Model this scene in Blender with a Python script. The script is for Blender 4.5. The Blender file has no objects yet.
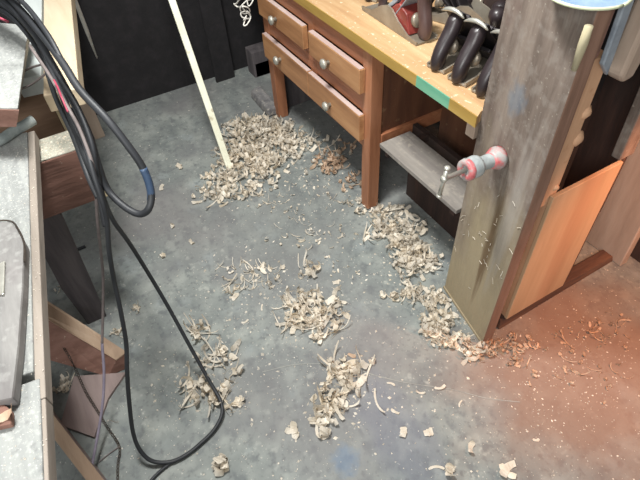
import bpy, bmesh, math, random
from mathutils import Vector, Matrix, noise
random.seed(7)
R = random.Random(11)
PI = math.pi
C = bpy.context.scene.collection

# ------------------------------------------------------------------ camera
H = 1.6; FL = 510.0
P = math.radians(47.17); AZ = math.radians(152.7); ROLL = math.radians(4.13)
_fh = Vector((math.cos(AZ), math.sin(AZ), 0)); _rt = Vector((math.sin(AZ), -math.cos(AZ), 0))
FW = _fh*math.cos(P) + Vector((0, 0, -math.sin(P)))
_U = _fh*math.sin(P) + Vector((0, 0, math.cos(P)))
RT = _rt*math.cos(ROLL) - _U*math.sin(ROLL)
UP = _U*math.cos(ROLL) + _rt*math.sin(ROLL)
CAM = Vector((0, 0, H))
cd = bpy.data.cameras.new('camera'); cam = bpy.data.objects.new('camera', cd); C.objects.link(cam)
cd.sensor_width = 36; cd.lens = FL/640*36; cd.clip_start = .02
m = Matrix((RT, UP, -FW)).transposed().to_4x4(); m.translation = CAM
cam.matrix_world = m
bpy.context.scene.camera = cam

def ray(x, y): return FW*FL + RT*(x-320) - UP*(y-240)
def at(x, y, z=0.0):
    d = ray(x, y); return CAM + d*((z-H)/d.z)
def aty(x, y, Y):
    d = ray(x, y); return CAM + d*(Y/d.y)
def atx(x, y, X):
    d = ray(x, y); return CAM + d*(X/d.x)

# ------------------------------------------------------------------ materials
def srgb(c):
    f = lambda v: v/12.92 if v <= .04045 else ((v+.055)/1.055)**2.4
    return tuple(f(v/255) for v in c) + (1,)

def mat(name, cols, scale=(1, 1, 1), ns=8, detail=8, rough=.75, metal=0, bump=.15, bs=None, pos=None,
        island=0, spots=None, dist=0.0, streak=None):
    """noise driven colour ramp in object space"""
    M = bpy.data.materials.new(name); M.use_nodes = True
    N = M.node_tree.nodes; L = M.node_tree.links
    b = N['Principled BSDF']; b.inputs['Roughness'].default_value = rough; b.inputs['Metallic'].default_value = metal
    tc = N.new('ShaderNodeTexCoord'); mp = N.new('ShaderNodeMapping'); mp.inputs['Scale'].default_value = scale
    L.new(tc.outputs['Object'], mp.inputs['Vector'])
    n = N.new('ShaderNodeTexNoise'); n.inputs['Scale'].default_value = ns; n.inputs['Detail'].default_value = detail
    n.inputs['Roughness'].default_value = .65; n.inputs['Distortion'].default_value = dist
    L.new(mp.outputs[0], n.inputs['Vector'])
    r = N.new('ShaderNodeValToRGB'); e = r.color_ramp.elements
    k = len(cols)
    while len(e) < k: e.new(.5)
    for i, c in enumerate(cols):
        e[i].position = pos[i] if pos else .3 + .4*i/max(1, k-1)
        e[i].color = srgb(c)
    L.new(n.outputs['Fac'], r.inputs['Fac'])
    out = r.outputs['Color']
    def mixin(fac, col):
        nonlocal out
        mx = N.new('ShaderNodeMixRGB'); L.new(fac, mx.inputs['Fac']); L.new(out, mx.inputs['Color1'])
        mx.inputs['Color2'].default_value = srgb(col); out = mx.outputs['Color']
    for s in (spots or []):   # (scale, lo, hi, colour, strength)
        n2 = N.new('ShaderNodeTexNoise'); n2.inputs['Scale'].default_value = s[0]; n2.inputs['Detail'].default_value = 4
        L.new(tc.outputs['Object'], n2.inputs['Vector'])
        mr = N.new('ShaderNodeMapRange'); mr.inputs['From Min'].default_value = s[1]; mr.inputs['From Max'].default_value = s[2]
        mr.inputs['To Max'].default_value = s[4]; L.new(n2.outputs['Fac'], mr.inputs['Value'])
        mixin(mr.outputs[0], s[3])
    for s in (streak or []):  # blob at a fixed place: (centre, radii, colour, strength)
        vm = N.new('ShaderNodeMapping'); vm.vector_type = 'TEXTURE'
        vm.inputs['Location'].default_value = s[0]; vm.inputs['Scale'].default_value = s[1]
        L.new(tc.outputs['Object'], vm.inputs['Vector'])
        n3 = N.new('ShaderNodeTexNoise'); n3.inputs['Scale'].default_value = 1.6; n3.inputs['Detail'].default_value = 6
        L.new(vm.outputs[0], n3.inputs['Vector'])
        ln = N.new('ShaderNodeVectorMath'); ln.operation = 'LENGTH'; L.new(vm.outputs[0], ln.inputs[0])
        ad = N.new('ShaderNodeMath'); ad.operation = 'MULTIPLY_ADD'; L.new(n3.outputs['Fac'], ad.inputs[0])
        ad.inputs[1].default_value = -1.6; L.new(ln.outputs['Value'], ad.inputs[2])
        mr = N.new('ShaderNodeMapRange'); mr.inputs['From Min'].default_value = .35; mr.inputs['From Max'].default_value = -.35
        mr.inputs['To Max'].default_value = s[3]; L.new(ad.outputs[0], mr.inputs['Value'])
        mixin(mr.outputs[0], s[2])
    if island:
        g = N.new('ShaderNodeNewGeometry'); hs = N.new('ShaderNodeHueSaturation')
        mr = N.new('ShaderNodeMapRange'); mr.inputs['To Min'].default_value = 1-island; mr.inputs['To Max'].default_value = 1+island*.5
        L.new(g.outputs['Random Per Island'], mr.inputs['Value']); L.new(mr.outputs[0], hs.inputs['Value'])
        L.new(out, hs.inputs['Color']); out = hs.outputs['Color']
    L.new(out, b.inputs['Base Color'])
    if bump:
        nb = N.new('ShaderNodeTexNoise'); nb.inputs['Scale'].default_value = bs or ns*4; nb.inputs['Detail'].default_value = 5
        L.new(mp.outputs[0], nb.inputs['Vector'])
        bp = N.new('ShaderNodeBump'); bp.inputs['Strength'].default_value = bump; bp.inputs['Distance'].default_value = .01
        L.new(nb.outputs['Fac'], bp.inputs['Height']); L.new(bp.outputs[0], b.inputs['Normal'])
    return M

GX, GY, GZ = (.12, 1, 1), (1, .12, 1), (1, 1, .12)
def wood(name, cols, g=GX, ns=30, **k): return mat(name, cols, g, ns, **k)

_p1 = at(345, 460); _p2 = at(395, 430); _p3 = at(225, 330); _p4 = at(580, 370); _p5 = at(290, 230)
M = {
 'floor': mat('concrete', [(96, 101, 101), (116, 121, 119), (133, 137, 133), (150, 153, 147)], (1, 1, 1), 3.2, 14, rough=.75, bump=.12, bs=60,
    spots=[(7, .58, .72, (150, 158, 158), .5), (22, .62, .70, (172, 174, 166), .55), (95, .66, .70, (196, 194, 184), .75),
           (60, .44, .30, (88, 90, 92), .6), (26, .46, .34, (94, 98, 100), .6), (3.1, .52, .66, (108, 110, 111), .6), (13, .54, .66, (156, 160, 154), .35), (1.3, .5, .66, (116, 112, 112), .6)],
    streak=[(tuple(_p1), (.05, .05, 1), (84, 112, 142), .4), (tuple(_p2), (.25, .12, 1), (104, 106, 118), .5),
            (tuple(_p4), (.42, .5, 1), (122, 96, 80), .75), (tuple(_p5), (.3, .25, 1), (112, 114, 112), .5)]),  # brown patch: reddish sawdust tint, also darkened in place of dimmer light
 'blackwall': mat('black_boards', [(20, 18, 21), (27, 25, 27), (38, 34, 37)], (1, 1, 1), 14, rough=.9),
 'brownwall': wood('dark_brown_boards', [(34, 24, 21), (50, 35, 30), (70, 49, 41)], GZ, 14, rough=.85),
 'cab': wood('varnished_pine', [(134, 84, 58), (160, 104, 74), (178, 124, 90)], GX, 18, rough=.45, bump=.08),
 'cabz': wood('varnished_pine_upright', [(134, 86, 60), (158, 106, 76), (176, 122, 90)], GZ, 18, rough=.45, bump=.08),
 'drawer': wood('drawer_pine', [(140, 98, 66), (168, 122, 84), (190, 146, 104)], GX, 16, rough=.4, bump=.06),
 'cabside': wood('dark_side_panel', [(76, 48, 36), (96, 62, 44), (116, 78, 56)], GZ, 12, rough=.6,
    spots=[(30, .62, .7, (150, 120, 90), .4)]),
 'mauveedge': wood('pale_mauve_edge', [(160, 136, 128), (178, 156, 150), (196, 178, 172)], GX, 14, rough=.8),
 'knob': mat('worn_nickel', [(130, 130, 122), (206, 202, 190)], ns=30, rough=.35, metal=.5, bump=.05),
 'counter': wood('counter_board', [(160, 122, 86), (184, 148, 108), (202, 174, 134)], GX, 14, rough=.6, bump=.05,
    spots=[(60, .64, .7, (232, 222, 196), .6)]),
 'band': wood('yellow_paint', [(138, 108, 54), (160, 130, 66), (178, 148, 88)], GX, 12, rough=.5, bump=.05),
 'teal': wood('teal_paint', [(76, 132, 108), (98, 158, 130), (120, 170, 140)], GX, 12, rough=.5, bump=.05),
 'beigerod': wood('worn_beige_rod', [(136, 126, 100), (162, 152, 124), (180, 172, 146)], GZ, 24, rough=.8),
 'shelf': wood('grey_shelf', [(104, 98, 94), (128, 122, 116), (150, 144, 136)], GX, 16, rough=.85,
    spots=[(40, .55, .7, (160, 152, 140), .5)]),
 'post': wood('weathered_post', [(84, 72, 64), (112, 99, 90), (136, 123, 112)], GZ, 22, rough=.85, bump=.35,
    spots=[(110, .66, .70, (180, 172, 158), .35), (34, .5, .66, (140, 132, 124), .4), (9, .56, .7, (92, 72, 66), .6)],
    streak=[((-.10, -.27, .15), (.22, .2, .55), (156, 142, 114), .85), ((-.075, -.27, .40), (.020, .2, .26), (104, 84, 60), .95),
            ((-.12, -.27, .90), (.035, .2, .05), (84, 108, 128), .4), ((-.03, -.27, .55), (.03, .2, .3), (160, 154, 148), .5)]),
 'postside': wood('brown_post_edge', [(92, 68, 54), (122, 92, 76), (138, 108, 92)], GZ, 22, rough=.8, bump=.2),
 'tan': wood('tan_board', [(170, 130, 100), (192, 150, 118), (208, 168, 134)], GZ, 14, rough=.7, bump=.12,
    spots=[(30, .6, .7, (168, 120, 84), .5)]),
 'panel': wood('tan_panel', [(150, 122, 94), (170, 142, 112), (184, 156, 126)], GZ, 9, rough=.7, bump=.1,
    streak=[((.011, -.02, .3), (.2, .05, 1.2), (160, 114, 86), .35)]),
 'rail': wood('dark_bottom_rail', [(54, 38, 32), (76, 54, 44), (104, 76, 60)], GY, 18, rough=.85, bump=.3),
 'paleleg': wood('pale_leg', [(150, 130, 114), (174, 154, 138), (192, 176, 160)], GZ, 9, rough=.75),
 'cream': wood('cream_stick', [(204, 202, 178), (218, 217, 196), (228, 228, 210)], GZ, 14, rough=.6, bump=.05,
    spots=[(14, .68, .72, (150, 132, 100), .6)]),
 'benchtop': wood('dusty_bench', [(122, 124, 122), (142, 144, 142), (160, 162, 158)], GX, 22, rough=.9, bump=.3,
    spots=[(70, .54, .68, (176, 178, 174), .5), (210, .60, .68, (206, 206, 200), .6), (6, .56, .7, (122, 118, 114), .4), (50, .42, .3, (112, 112, 112), .5)]),
 'benchedge': wood('bench_edge', [(122, 113, 104), (142, 132, 122), (158, 148, 138)], GX, 16, rough=.8),
 'redwood': wood('reddish_timber', [(96, 68, 58), (124, 90, 78), (144, 110, 98)], GY, 18, rough=.85, bump=.25,
    spots=[(70, .68, .72, (190, 176, 156), .6)]),
 'brownbeam': wood('brown_timber', [(92, 72, 56), (118, 94, 76), (136, 112, 92)], GY, 18, rough=.85, bump=.2),
 'paleedge': wood('fresh_cut_edge', [(190, 172, 136), (208, 194, 160), (218, 208, 180)], GZ, 14, rough=.7),
 'dusttop': mat('dusty_top', [(140, 140, 128), (172, 170, 156), (196, 194, 180)], ns=24, rough=.95, bump=.4,
    spots=[(90, .6, .66, (220, 218, 206), .8)]),
 'pine': wood('light_pine', [(178, 158, 130), (196, 178, 150), (210, 196, 170)], GX, 10, rough=.65,
    spots=[(16, .66, .72, (176, 134, 96), .6)]),
 'whiteboard': wood('whitewashed_board', [(168, 174, 174), (186, 192, 190), (200, 206, 204)], GX, 12, rough=.7),
 'greywood': wood('grey_leg', [(62, 58, 60), (82, 76, 78), (100, 94, 94)], GZ, 18, rough=.9, bump=.25),
 'mauve': wood('mauve_board', [(122, 106, 104), (142, 126, 122), (156, 140, 136)], GX, 12, rough=.85),
 'tanbeam': wood('tan_timber', [(142, 118, 98), (166, 142, 120), (182, 160, 138)], GX, 14, rough=.8),
 'vise': mat('grey_metal_plate', [(98, 96, 95), (122, 120, 118), (142, 140, 137)], (.5, 2, 1), 9, rough=.7, bump=.1, spots=[(50, .56, .68, (160, 160, 156), .4), (12, .54, .64, (108, 102, 102), .4)]),
 'black': mat('black_rubber', [(30, 32, 35), (42, 44, 48)], ns=10, rough=.55, bump=0),
 'greycord': mat('grey_cord', [(92, 84, 82), (122, 112, 110)], ns=30, rough=.6, bump=0),
 'lilaccord': mat('lilac_cord', [(116, 108, 124), (140, 132, 146)], ns=30, rough=.6, bump=0),
 'magenta': mat('magenta_wire', [(130, 40, 62), (160, 62, 82)], ns=30, rough=.5, bump=0),
 'bluetape': mat('blue_tape', [(52, 70, 96), (66, 84, 108)], ns=30, rough=.4, bump=0),
 'darkiron': mat('dark_iron', [(30, 28, 30), (48, 44, 46), (64, 58, 60)], ns=26, rough=.5, metal=.5, bump=.08),
 'tote': mat('dark_varnished_handle', [(30, 25, 27), (44, 37, 39), (60, 50, 52)], ns=12, rough=.34, bump=.02),
 'totebrown': mat('brown_handle', [(62, 44, 42), (92, 72, 68), (108, 90, 84)], GZ, 16, rough=.4, bump=.04),
 'steel': mat('bright_steel', [(170, 168, 158), (216, 214, 204)], ns=20, rough=.3, metal=.6, bump=.03),
 'dullsteel': mat('dull_steel', [(122, 112, 98), (148, 138, 124), (168, 160, 146)], ns=12, rough=.4, metal=.45, bump=.04),
 'bluesteel': mat('blue_steel', [(116, 124, 134), (146, 154, 162), (176, 182, 186)], ns=14, rough=.45, metal=.1, bump=.04),
 'red': mat('red_enamel', [(96, 38, 34), (130, 54, 48), (148, 72, 64)], ns=18, rough=.4, bump=.03),
 'clampred': mat('worn_red_paint', [(176, 70, 74), (190, 104, 106), (166, 140, 138), (158, 158, 156)], ns=30, rough=.4, bump=.05, pos=[.3, .46, .54, .62]),
 'clampgrey': mat('grey_cast_metal', [(136, 142, 144), (164, 170, 170), (184, 188, 188)], ns=22, rough=.42, metal=.15, bump=.06),
 'pipe': mat('grey_pipe', [(110, 118, 118), (138, 146, 144), (156, 162, 158)], ns=24, rough=.6, bump=.15),
 'chain': mat('tarnished_chain', [(58, 52, 48), (92, 84, 76)], ns=40, rough=.5, metal=.6, bump=0),
 'bluedish': mat('blue_enamel', [(96, 124, 160), (122, 150, 184), (150, 174, 200)], ns=16, rough=.3, bump=0),
 'dishrim': mat('cream_rim', [(176, 184, 150), (204, 208, 178)], ns=16, rough=.4, bump=0),
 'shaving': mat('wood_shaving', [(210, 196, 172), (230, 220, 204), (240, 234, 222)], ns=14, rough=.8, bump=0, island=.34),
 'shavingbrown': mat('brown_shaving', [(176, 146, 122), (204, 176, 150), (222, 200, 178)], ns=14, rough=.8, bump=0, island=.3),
 'stonegrey': mat('grey_block', [(88, 86, 88), (116, 114, 114), (140, 136, 132)], ns=18, rough=.85, bump=.3,
    spots=[(50, .6, .68, (176, 170, 160), .6)]),
 'white': mat('white_string', [(196, 192, 184), (224, 220, 212)], ns=18, rough=.8, bump=0),
 'scratch': mat('pale_scratch', [(134, 134, 130), (150, 150, 144)], ns=30, rough=.9, bump=0),
 }
for k_ in ('shaving', 'shavingbrown'):   # thin wood lets some light through
    N = M[k_].node_tree.nodes; L = M[k_].node_tree.links; b = N['Principled BSDF']
    t = N.new('ShaderNodeBsdfTranslucent'); mx = N.new('ShaderNodeMixShader'); mx.inputs[0].default_value = .30
    L.new(b.inputs['Base Color'].links[0].from_socket, t.inputs['Color']); L.new(b.outputs[0], mx.inputs[1]); L.new(t.outputs[0], mx.inputs[2])
    L.new(mx.outputs[0], N['Material Output'].inputs['Surface'])

# ------------------------------------------------------------------ mesh builder
class MB:
    def __init__(s): s.v = []; s.f = []; s.mi = []
    def add(s, vs, fs, mi=0):
        k = len(s.v); s.v += [Vector(a) for a in vs]; s.f += [tuple(i+k for i in f) for f in fs]; s.mi += [mi]*len(fs); return s
    def hexa(s, b, t, mi=0):        # bottom 4, top 4 corners (same order)
        return s.add(list(b)+list(t), [(3, 2, 1, 0), (4, 5, 6, 7), (0, 1, 5, 4), (1, 2, 6, 5), (2, 3, 7, 6), (3, 0, 4, 7)], mi)
    def box(s, a, b, mi=0):
        x0, y0, z0 = a; x1, y1, z1 = b
        return s.hexa([(x0, y0, z0), (x1, y0, z0), (x1, y1, z0), (x0, y1, z0)], [(x0, y0, z1), (x1, y0, z1), (x1, y1, z1), (x0, y1, z1)], mi)
    def prism(s, poly, vec, mi=0):
        n = len(poly); p = [Vector(q) for q in poly]; vec = Vector(vec)
        return s.add(p+[q+vec for q in p], [tuple(range(n-1, -1, -1)), tuple(range(n, 2*n))]+[(i, (i+1) % n, n+(i+1) % n, n+i) for i in range(n)], mi)
    def tube(s, pts, r, n=10, mi=0, cap=True):
        pts = [Vector(p) for p in pts]; k = len(pts); rs = r if isinstance(r, (list, tuple)) else [r]*k
        vs = []; u = None
        for i, p in enumerate(pts):
            t = (pts[min(i+1, k-1)]-pts[max(i-1, 0)]).normalized()
            if u is None: u = t.orthogonal().normalized()
            u = (u - t*u.dot(t)); u = u.normalized() if u.length > 1e-6 else t.orthogonal().normalized()
            w = t.cross(u)
            for j in range(n):
                a = 2*PI*j/n; vs.append(p+(u*math.cos(a)+w*math.sin(a))*rs[i])
        fs = [(i*n+j, i*n+(j+1) % n, (i+1)*n+(j+1) % n, (i+1)*n+j) for i in range(k-1) for j in range(n)]
        if cap: fs += [tuple(range(n-1, -1, -1)), tuple(range((k-1)*n, k*n))]
        return s.add(vs, fs, mi)
    def lathe(s, prof, o, ax, n=20, mi=0):   # prof: (along, radius)
        ax = Vector(ax).normalized(); o = Vector(o)
        u = ax.orthogonal().normalized(); w = ax.cross(u); vs = []
        for (h, r) in prof:
            for j in range(n):
                a = 2*PI*j/n; vs.append(o+ax*h+(u*math.cos(a)+w*math.sin(a))*max(r, 1e-4))
        k = len(prof)
        fs = [(i*n+j, i*n+(j+1) % n, (i+1)*n+(j+1) % n, (i+1)*n+j) for i in range(k-1) for j in range(n)]
        fs += [tuple(range(n-1, -1, -1)), tuple(range((k-1)*n, k*n))]
        return s.add(vs, fs, mi)
    def build(s, name, material, parent=None, bevel=0, smooth=False, sub=0, local=False):
        off = Vector((0, 0, 0)) if (parent is None or local) else wloc(parent)
        me = bpy.data.meshes.new(name); me.from_pydata([v-off for v in s.v], [], s.f)
        ms = material if isinstance(material, (list, tuple)) else [material]
        for q in ms: me.materials.append(M[q])
        for i, p in enumerate(me.polygons): p.material_index = min(s.mi[i], len(ms)-1); p.use_smooth = smooth
        bm = bmesh.new(); bm.from_mesh(me); bmesh.ops.recalc_face_normals(bm, faces=bm.faces); bm.to_mesh(me); bm.free()
        o = bpy.data.objects.new(name, me); C.objects.link(o); o.parent = parent
        if bevel:
            b = o.modifiers.new('bevel', 'BEVEL'); b.width = bevel; b.segments = 2; b.limit_method = 'ANGLE'
        if sub:
            b = o.modifiers.new('sub', 'SUBSURF'); b.levels = sub; b.render_levels = sub
        return o

def wloc(o):
    v = Vector((0, 0, 0))
    while o is not None: v = v + o.location; o = o.parent
    return v
def tag(o, label=None, cat=None, group=None, kind=None):
    for k, v in (('label', label), ('category', cat), ('group', group), ('kind', kind)):
        if v: o[k] = v
    return o
def empty(name, loc, label, cat, group=None):
    o = bpy.data.objects.new(name, None); C.objects.link(o); o.location = loc; o.empty_display_size = .05
    return tag(o, label, cat, group)
def struct(name, mb, m_, parent=None, **k):
    o = mb.build(name, m_, parent, **k); o['kind'] = 'structure'; return o
def spline(pts, n=10):       # catmull-rom through points
    p = [Vector(q) for q in pts]; p = [2*p[0]-p[1]]+p+[2*p[-1]-p[-2]]; out = []
    for i in range(1, len(p)-2):
        for k in range(n):
            t = k/n; a, b, c, d = p[i-1:i+3]
            out.append(.5*((2*b)+(c-a)*t+(2*a-5*b+4*c-d)*t*t+(3*b-a-3*c+d)*t**3))
    out.append(p[-2]); return out
def copy_tree(o, parent=None):
    c = o.copy(); C.objects.link(c); c.parent = parent
    for ch in list(o.children): copy_tree(ch, c)
    return c

# ------------------------------------------------------------------ setting
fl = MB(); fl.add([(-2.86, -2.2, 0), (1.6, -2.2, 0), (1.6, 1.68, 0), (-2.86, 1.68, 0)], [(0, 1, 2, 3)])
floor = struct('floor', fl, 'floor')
# hairline scratch that crosses the floor
sp = [at(x, y, .0012) for x, y in ((262, 372), (300, 364), (345, 366), (374, 375), (408, 383), (450, 389), (486, 398), (520, 402))]
sc_ = MB(); sp = spline(sp, 5)
for i in range(len(sp)-1):
    a, b = sp[i], sp[i+1]; w = (b-a).cross(Vector((0, 0, 1))).normalized()*(.0008+.0012*R.random())
    sc_.add([a-w, a+w, b+w, b-w], [(0, 1, 2, 3)])
sc_.build('scratch', 'scratch', floor)
struct('wall_left', MB().box((-2.94, -2.2, 0), (-2.86, 1.68, 2.6)), 'blackwall')
struct('wall_back', MB().box((-2.94, 1.68, 0), (1.6, 1.74, 2.6)), 'brownwall')

# ------------------------------------------------------------------ drawer cabinet
X0, X1 = -2.28, -1.36; YF = .954; YB = 1.62
cab = empty('drawer_cabinet', (X0+.4, 1.2, 0), 'orange brown wooden cabinet on square legs with small drawers', 'cabinet')
def leg(xa, ya, s=.055, z1=.757): return MB().box((xa, ya, 0), (xa+s, ya+s, z1))
leg(X1-.055, YF).build('leg', 'cabz', cab, bevel=.003)
leg(X0, YF).build('leg', 'cabz', cab, bevel=.003)
leg(X1-.055, YB-.055).build('leg', 'cabz', cab, bevel=.003)
leg(X0, YB-.055).build('leg', 'cabz', cab, bevel=.003)
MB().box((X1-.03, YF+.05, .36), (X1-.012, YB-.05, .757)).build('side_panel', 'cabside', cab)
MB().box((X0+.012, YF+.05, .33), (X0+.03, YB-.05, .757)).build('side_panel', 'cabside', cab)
MB().box((X1-.04, YF+.055, .335), (X1+.004, YB-.055, .385)).build('side_rail', 'cab', cab, bevel=.002)
MB().box((X1-.04, YF+.055, .70), (X1+.002, YB-.055, .757)).build('side_rail', 'cab', cab, bevel=.002)
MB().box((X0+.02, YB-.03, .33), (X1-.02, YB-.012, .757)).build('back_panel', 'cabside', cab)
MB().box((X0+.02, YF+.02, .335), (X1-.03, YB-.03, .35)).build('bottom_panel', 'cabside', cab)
fr = MB()
for z0, z1 in ((.320, .360), (.481, .571), (.673, .757)): fr.box((X0+.053, YF+.004, z0), (X1-.053, YF+.03, z1))
fr.box((-1.823, YF+.003, .33), (-1.773, YF+.03, .757))
fr.build('front_frame', 'cab', cab, bevel=.001)
for (xa, xb, za, zb, kx, kz) in ((-2.255, -1.822, .573, .671, -2.07, .615), (-1.774, -1.397, .573, .671, -1.617, .607),
                         (-2.255, -1.806, .362, .479, -2.07, .425), (-1.802, -1.397, .362, .479, -1.617, .417)):
    d = MB().box((xa, .928, za), (xb, .953, zb))
    # tray behind the front
    dr = d.build('drawer', 'drawer', cab, bevel=.002)
    MB().box((xa+.03, .953, za+.012), (xb-.04, 1.4, zb-.02)).build('drawer_box', 'cabside', dr)
    MB().box((xa+.003, .9295, zb+.0002), (xb-.003, .950, zb+.003)).build('top_edge', 'mauveedge', dr, bevel=.001)  # paler mauve strip along the top of the drawer front
    kb = MB().lathe([(0, .010), (.010, .007), (.014, .014), (.020, .020), (.028, .020), (.034, .012), (.035, 0)], (kx, .928, kz), (0, -1, 0), 16)
    kb.build('knob', 'knob', dr, smooth=True)
    dr['label'] = 'drawer front with round metal knob'

# counter board with painted edge
ct = empty('counter_top', (-1.5, 1.3, .757), 'long pale wooden worktop board with a yellow painted front edge', 'worktop')
MB().prism([(-2.75, .9335, .757), (-.826, .9335, .757), (-.839, .956, .757), (-.85, 1.66, .757), (-2.75, 1.66, .757)], (0, 0, .036)).build('board', 'counter', ct)
tx0, tx1 = aty(416, 82, .93).x, aty(449, 103, .93).x
MB().box((-2.75, .930, .757), (tx0, .9335, .7925)).build('edge_band', 'band', ct)
MB().box((tx1, .930, .757), (-.826, .9335, .7925)).build('edge_band', 'band', ct)
o = MB().box((tx0, .9299, .757), (tx1, .9335, .7925)).build('edge_band', 'teal', ct); o['label'] = 'teal painted stretch of edge'
# bracket under the counter beside the post
tag(MB().box((-.885, .96, .69), (-.850, 1.0, .7565)).build('support_strut', 'paleleg', None, bevel=.002),
    'short pale upright strut below the worktop end, half behind the post', 'strut')

# shelf below the counter
sh = empty('low_shelf', (-1.1, 1.0, .42), 'grey dusty wooden shelf board fixed low between cabinet and post', 'shelf')
MB().box((-1.295, .955, .388), (-.852, 1.10, .406)).build('board', 'shelf', sh, bevel=.002)
MB().box((-1.352, 1.16, .0), (-.83, 1.182, .38)).build('dark_backing', 'brownwall', sh)  # dark upright sheet closing the back below the shelf
for x_ in (-1.27, -.89):
    MB().box((x_, .965, .36), (x_+.02, 1.159, .3875)).build('bracket', 'brownwall', sh)
tag(MB().box((-1.345, 1.30, .0), (-.83, 1.325, .755)).build('back_panel_board', 'cabside', None), 'dark brown upright boarding under the worktop behind the grey shelf', 'panel')

# ------------------------------------------------------------------ right hand bench: post, panel, legs
pl = Vector((-.837, .957, 0)); pm = Vector((-.574, .909, 0)); nrm = Vector((.048, .263, 0)).normalized()*.040
bench = empty('workbench', (-.6, 1.2, 0), 'tall weathered workbench end with wide post and tan planks', 'workbench')
def slab(a, b, n, z0, z1, m_, nm, par, bevel=.003):
    return MB().hexa([(a.x, a.y, z0), (b.x, b.y, z0), (b.x+n.x, b.y+n.y, z0), (a.x+n.x, a.y+n.y, z0)],
                     [(a.x, a.y, z1), (b.x, b.y, z1), (b.x+n.x, b.y+n.y, z1), (a.x+n.x, a.y+n.y, z1)]).build(nm, m_, par, bevel=bevel)
po = MB()
po.hexa([(pl.x, pl.y, 0), (pm.x, pm.y, 0), (pm.x+nrm.x, pm.y+nrm.y, 0), (pl.x+nrm.x, pl.y+nrm.y, 0)],
        [(pl.x, pl.y, 1.17), (pm.x, pm.y, 1.17), (pm.x+nrm.x, pm.y+nrm.y, 1.17), (pl.x+nrm.x, pl.y+nrm.y, 1.17)])
for i in (3,): po.mi[i] = 1
post = po.build('post', ['post', 'postside'], bench, bevel=.004); post['label'] = 'wide weathered grey brown post'
# thin foot board at the base of the post
q = Vector((-.005, -.006, 0))
slab(pl+q*.6, pm+q*.6+Vector((.003, 0, 0)), nrm*.5, 0, .012, 'post', 'foot_board', bench, .001)
XP = -.589
MB().box((XP-.04, .988, .60), (XP-.008, 1.046, 1.035)).box((XP-.04, 1.026, 0), (XP-.008, 1.046, .5999)).build('inner_leg', 'tan', bench, bevel=.002)
MB().box((XP-.007, 1.018, .055), (XP+.006, 1.298, .636)).build('end_plank', 'panel', bench, bevel=.002)
MB().box((XP-.010, 1.299, .045), (XP+.002, 1.313, .640)).build('end_plank', 'rail', bench, bevel=.002)
MB().hexa([(XP-.05, 1.0, 0), (XP+.004, 1.0, 0), (XP+.004, 1.60, 0), (XP-.05, 1.60, 0)],
          [(XP-.05, 1.0, .05), (XP-.004, 1.0, .05), (XP-.004, 1.60, .022), (XP-.05, 1.60, .022)]).build('bottom_rail', 'rail', bench, bevel=.003)
# far leg facing the camera
MB().hexa([(-.86, 1.60, 0), (-.552, 1.60, 0), (-.552, 1.64, 0), (-.86, 1.64, 0)],
          [(-.86, 1.56, 1.13), (-.578, 1.56, 1.13), (-.578, 1.60, 1.13), (-.86, 1.60, 1.13)]).build('rear_leg', 'paleleg', bench, bevel=.004)
a0 = atx(606, 190, XP); a1 = atx(640, 112, XP)
MB().hexa([(XP-.03, 1.365, .06), (XP-.004, 1.365, .06), (XP-.004, 1.56, .06), (XP-.03, 1.56, .06)],
          [(XP-.03, 1.30, 1.10), (XP-.004, 1.30, 1.10), (XP-.004, 1.42, 1.10), (XP-.03, 1.42, 1.10)])
MB().box((-.80, 1.40, .33), (XP-.045, 1.42, 1.17)).build('shade_board', 'brownwall', bench)  # dark board added so the opening reads as shaded
MB().box((-.66, .955, .0), (-.65, 1.025, 1.1)).build('shade_board', 'blackwall', bench)  # black sheet standing in for shade in the gap beside the post
MB().box((-.80, 1.01, .0), (-.785, 1.40, 1.17)).build('shade_board', 'blackwall', bench)  # black sheet standing in for the unlit bench interior
MB().prism([(XP, 1.285, .64), (XP, 1.345, .64), (XP, 1.31, 1.12), (XP, 1.25, 1.12)], (-.03, 0, 0)).build('side_board', 'post', bench, bevel=.003)
# top beam and bench top over the opening
MB().box((-.86, 1.0, 1.172), (-.575, 1.66, 1.192)).build('bench_top', 'pine', bench, bevel=.003)
MB().box((XP-.035, .963, 1.045), (XP+.002, .990, 1.171)).build('top_block', 'redwood', bench, bevel=.006)
# torn knot stubs on inner leg
for zz, yy, rr in ((.885, 1.04, .02), (.805, 1.05, .023), (.655, 1.03, .012)):
    k_ = MB().lathe([(0, .4*rr), (.01, rr), (.022, rr*.9), (.03, rr*.3)], (XP-.03, yy, zz), (1, .2, .1), 9); k_.build('torn_stub', 'tan', bench, smooth=True)

tag(MB().tube([atx(574, 70, -.550), atx(583, 44, -.550), atx(589, 26, -.550)], [.006, .009, .008], 10).build('wooden_rod', 'beigerod', None, smooth=True),
    'pale round wooden rod wedged upright beside the top of the post', 'rod')
# hanging tools in the opening
b1 = empty('steel_bar', (XP, 1.02, 1.0), 'blue grey flat steel bar hanging in the bench opening', 'bar')
MB().prism([(XP+.012, 1.000, 1.03), (XP+.012, 1.032, .995), (XP+.012, 1.022, 1.171), (XP+.012, .994, 1.171)], (-.012, 0, 0)).build('blade', 'bluesteel', b1, bevel=.003)
b2 = empty('hanging_block', (XP, 1.12, 1.0), 'pale brown rounded wooden block hanging at the right edge of the opening', 'block')
MB().prism([(XP-.01, 1.135, .945), (XP-.01, 1.15, .925), (XP-.01, 1.185, .93), (XP-.01, 1.20, 1.0), (XP-.01, 1.20, 1.171), (XP-.01, 1.145, 1.171)], (-.05, 0, 0)).build('body', 'paleleg', b2, bevel=.010)

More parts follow.
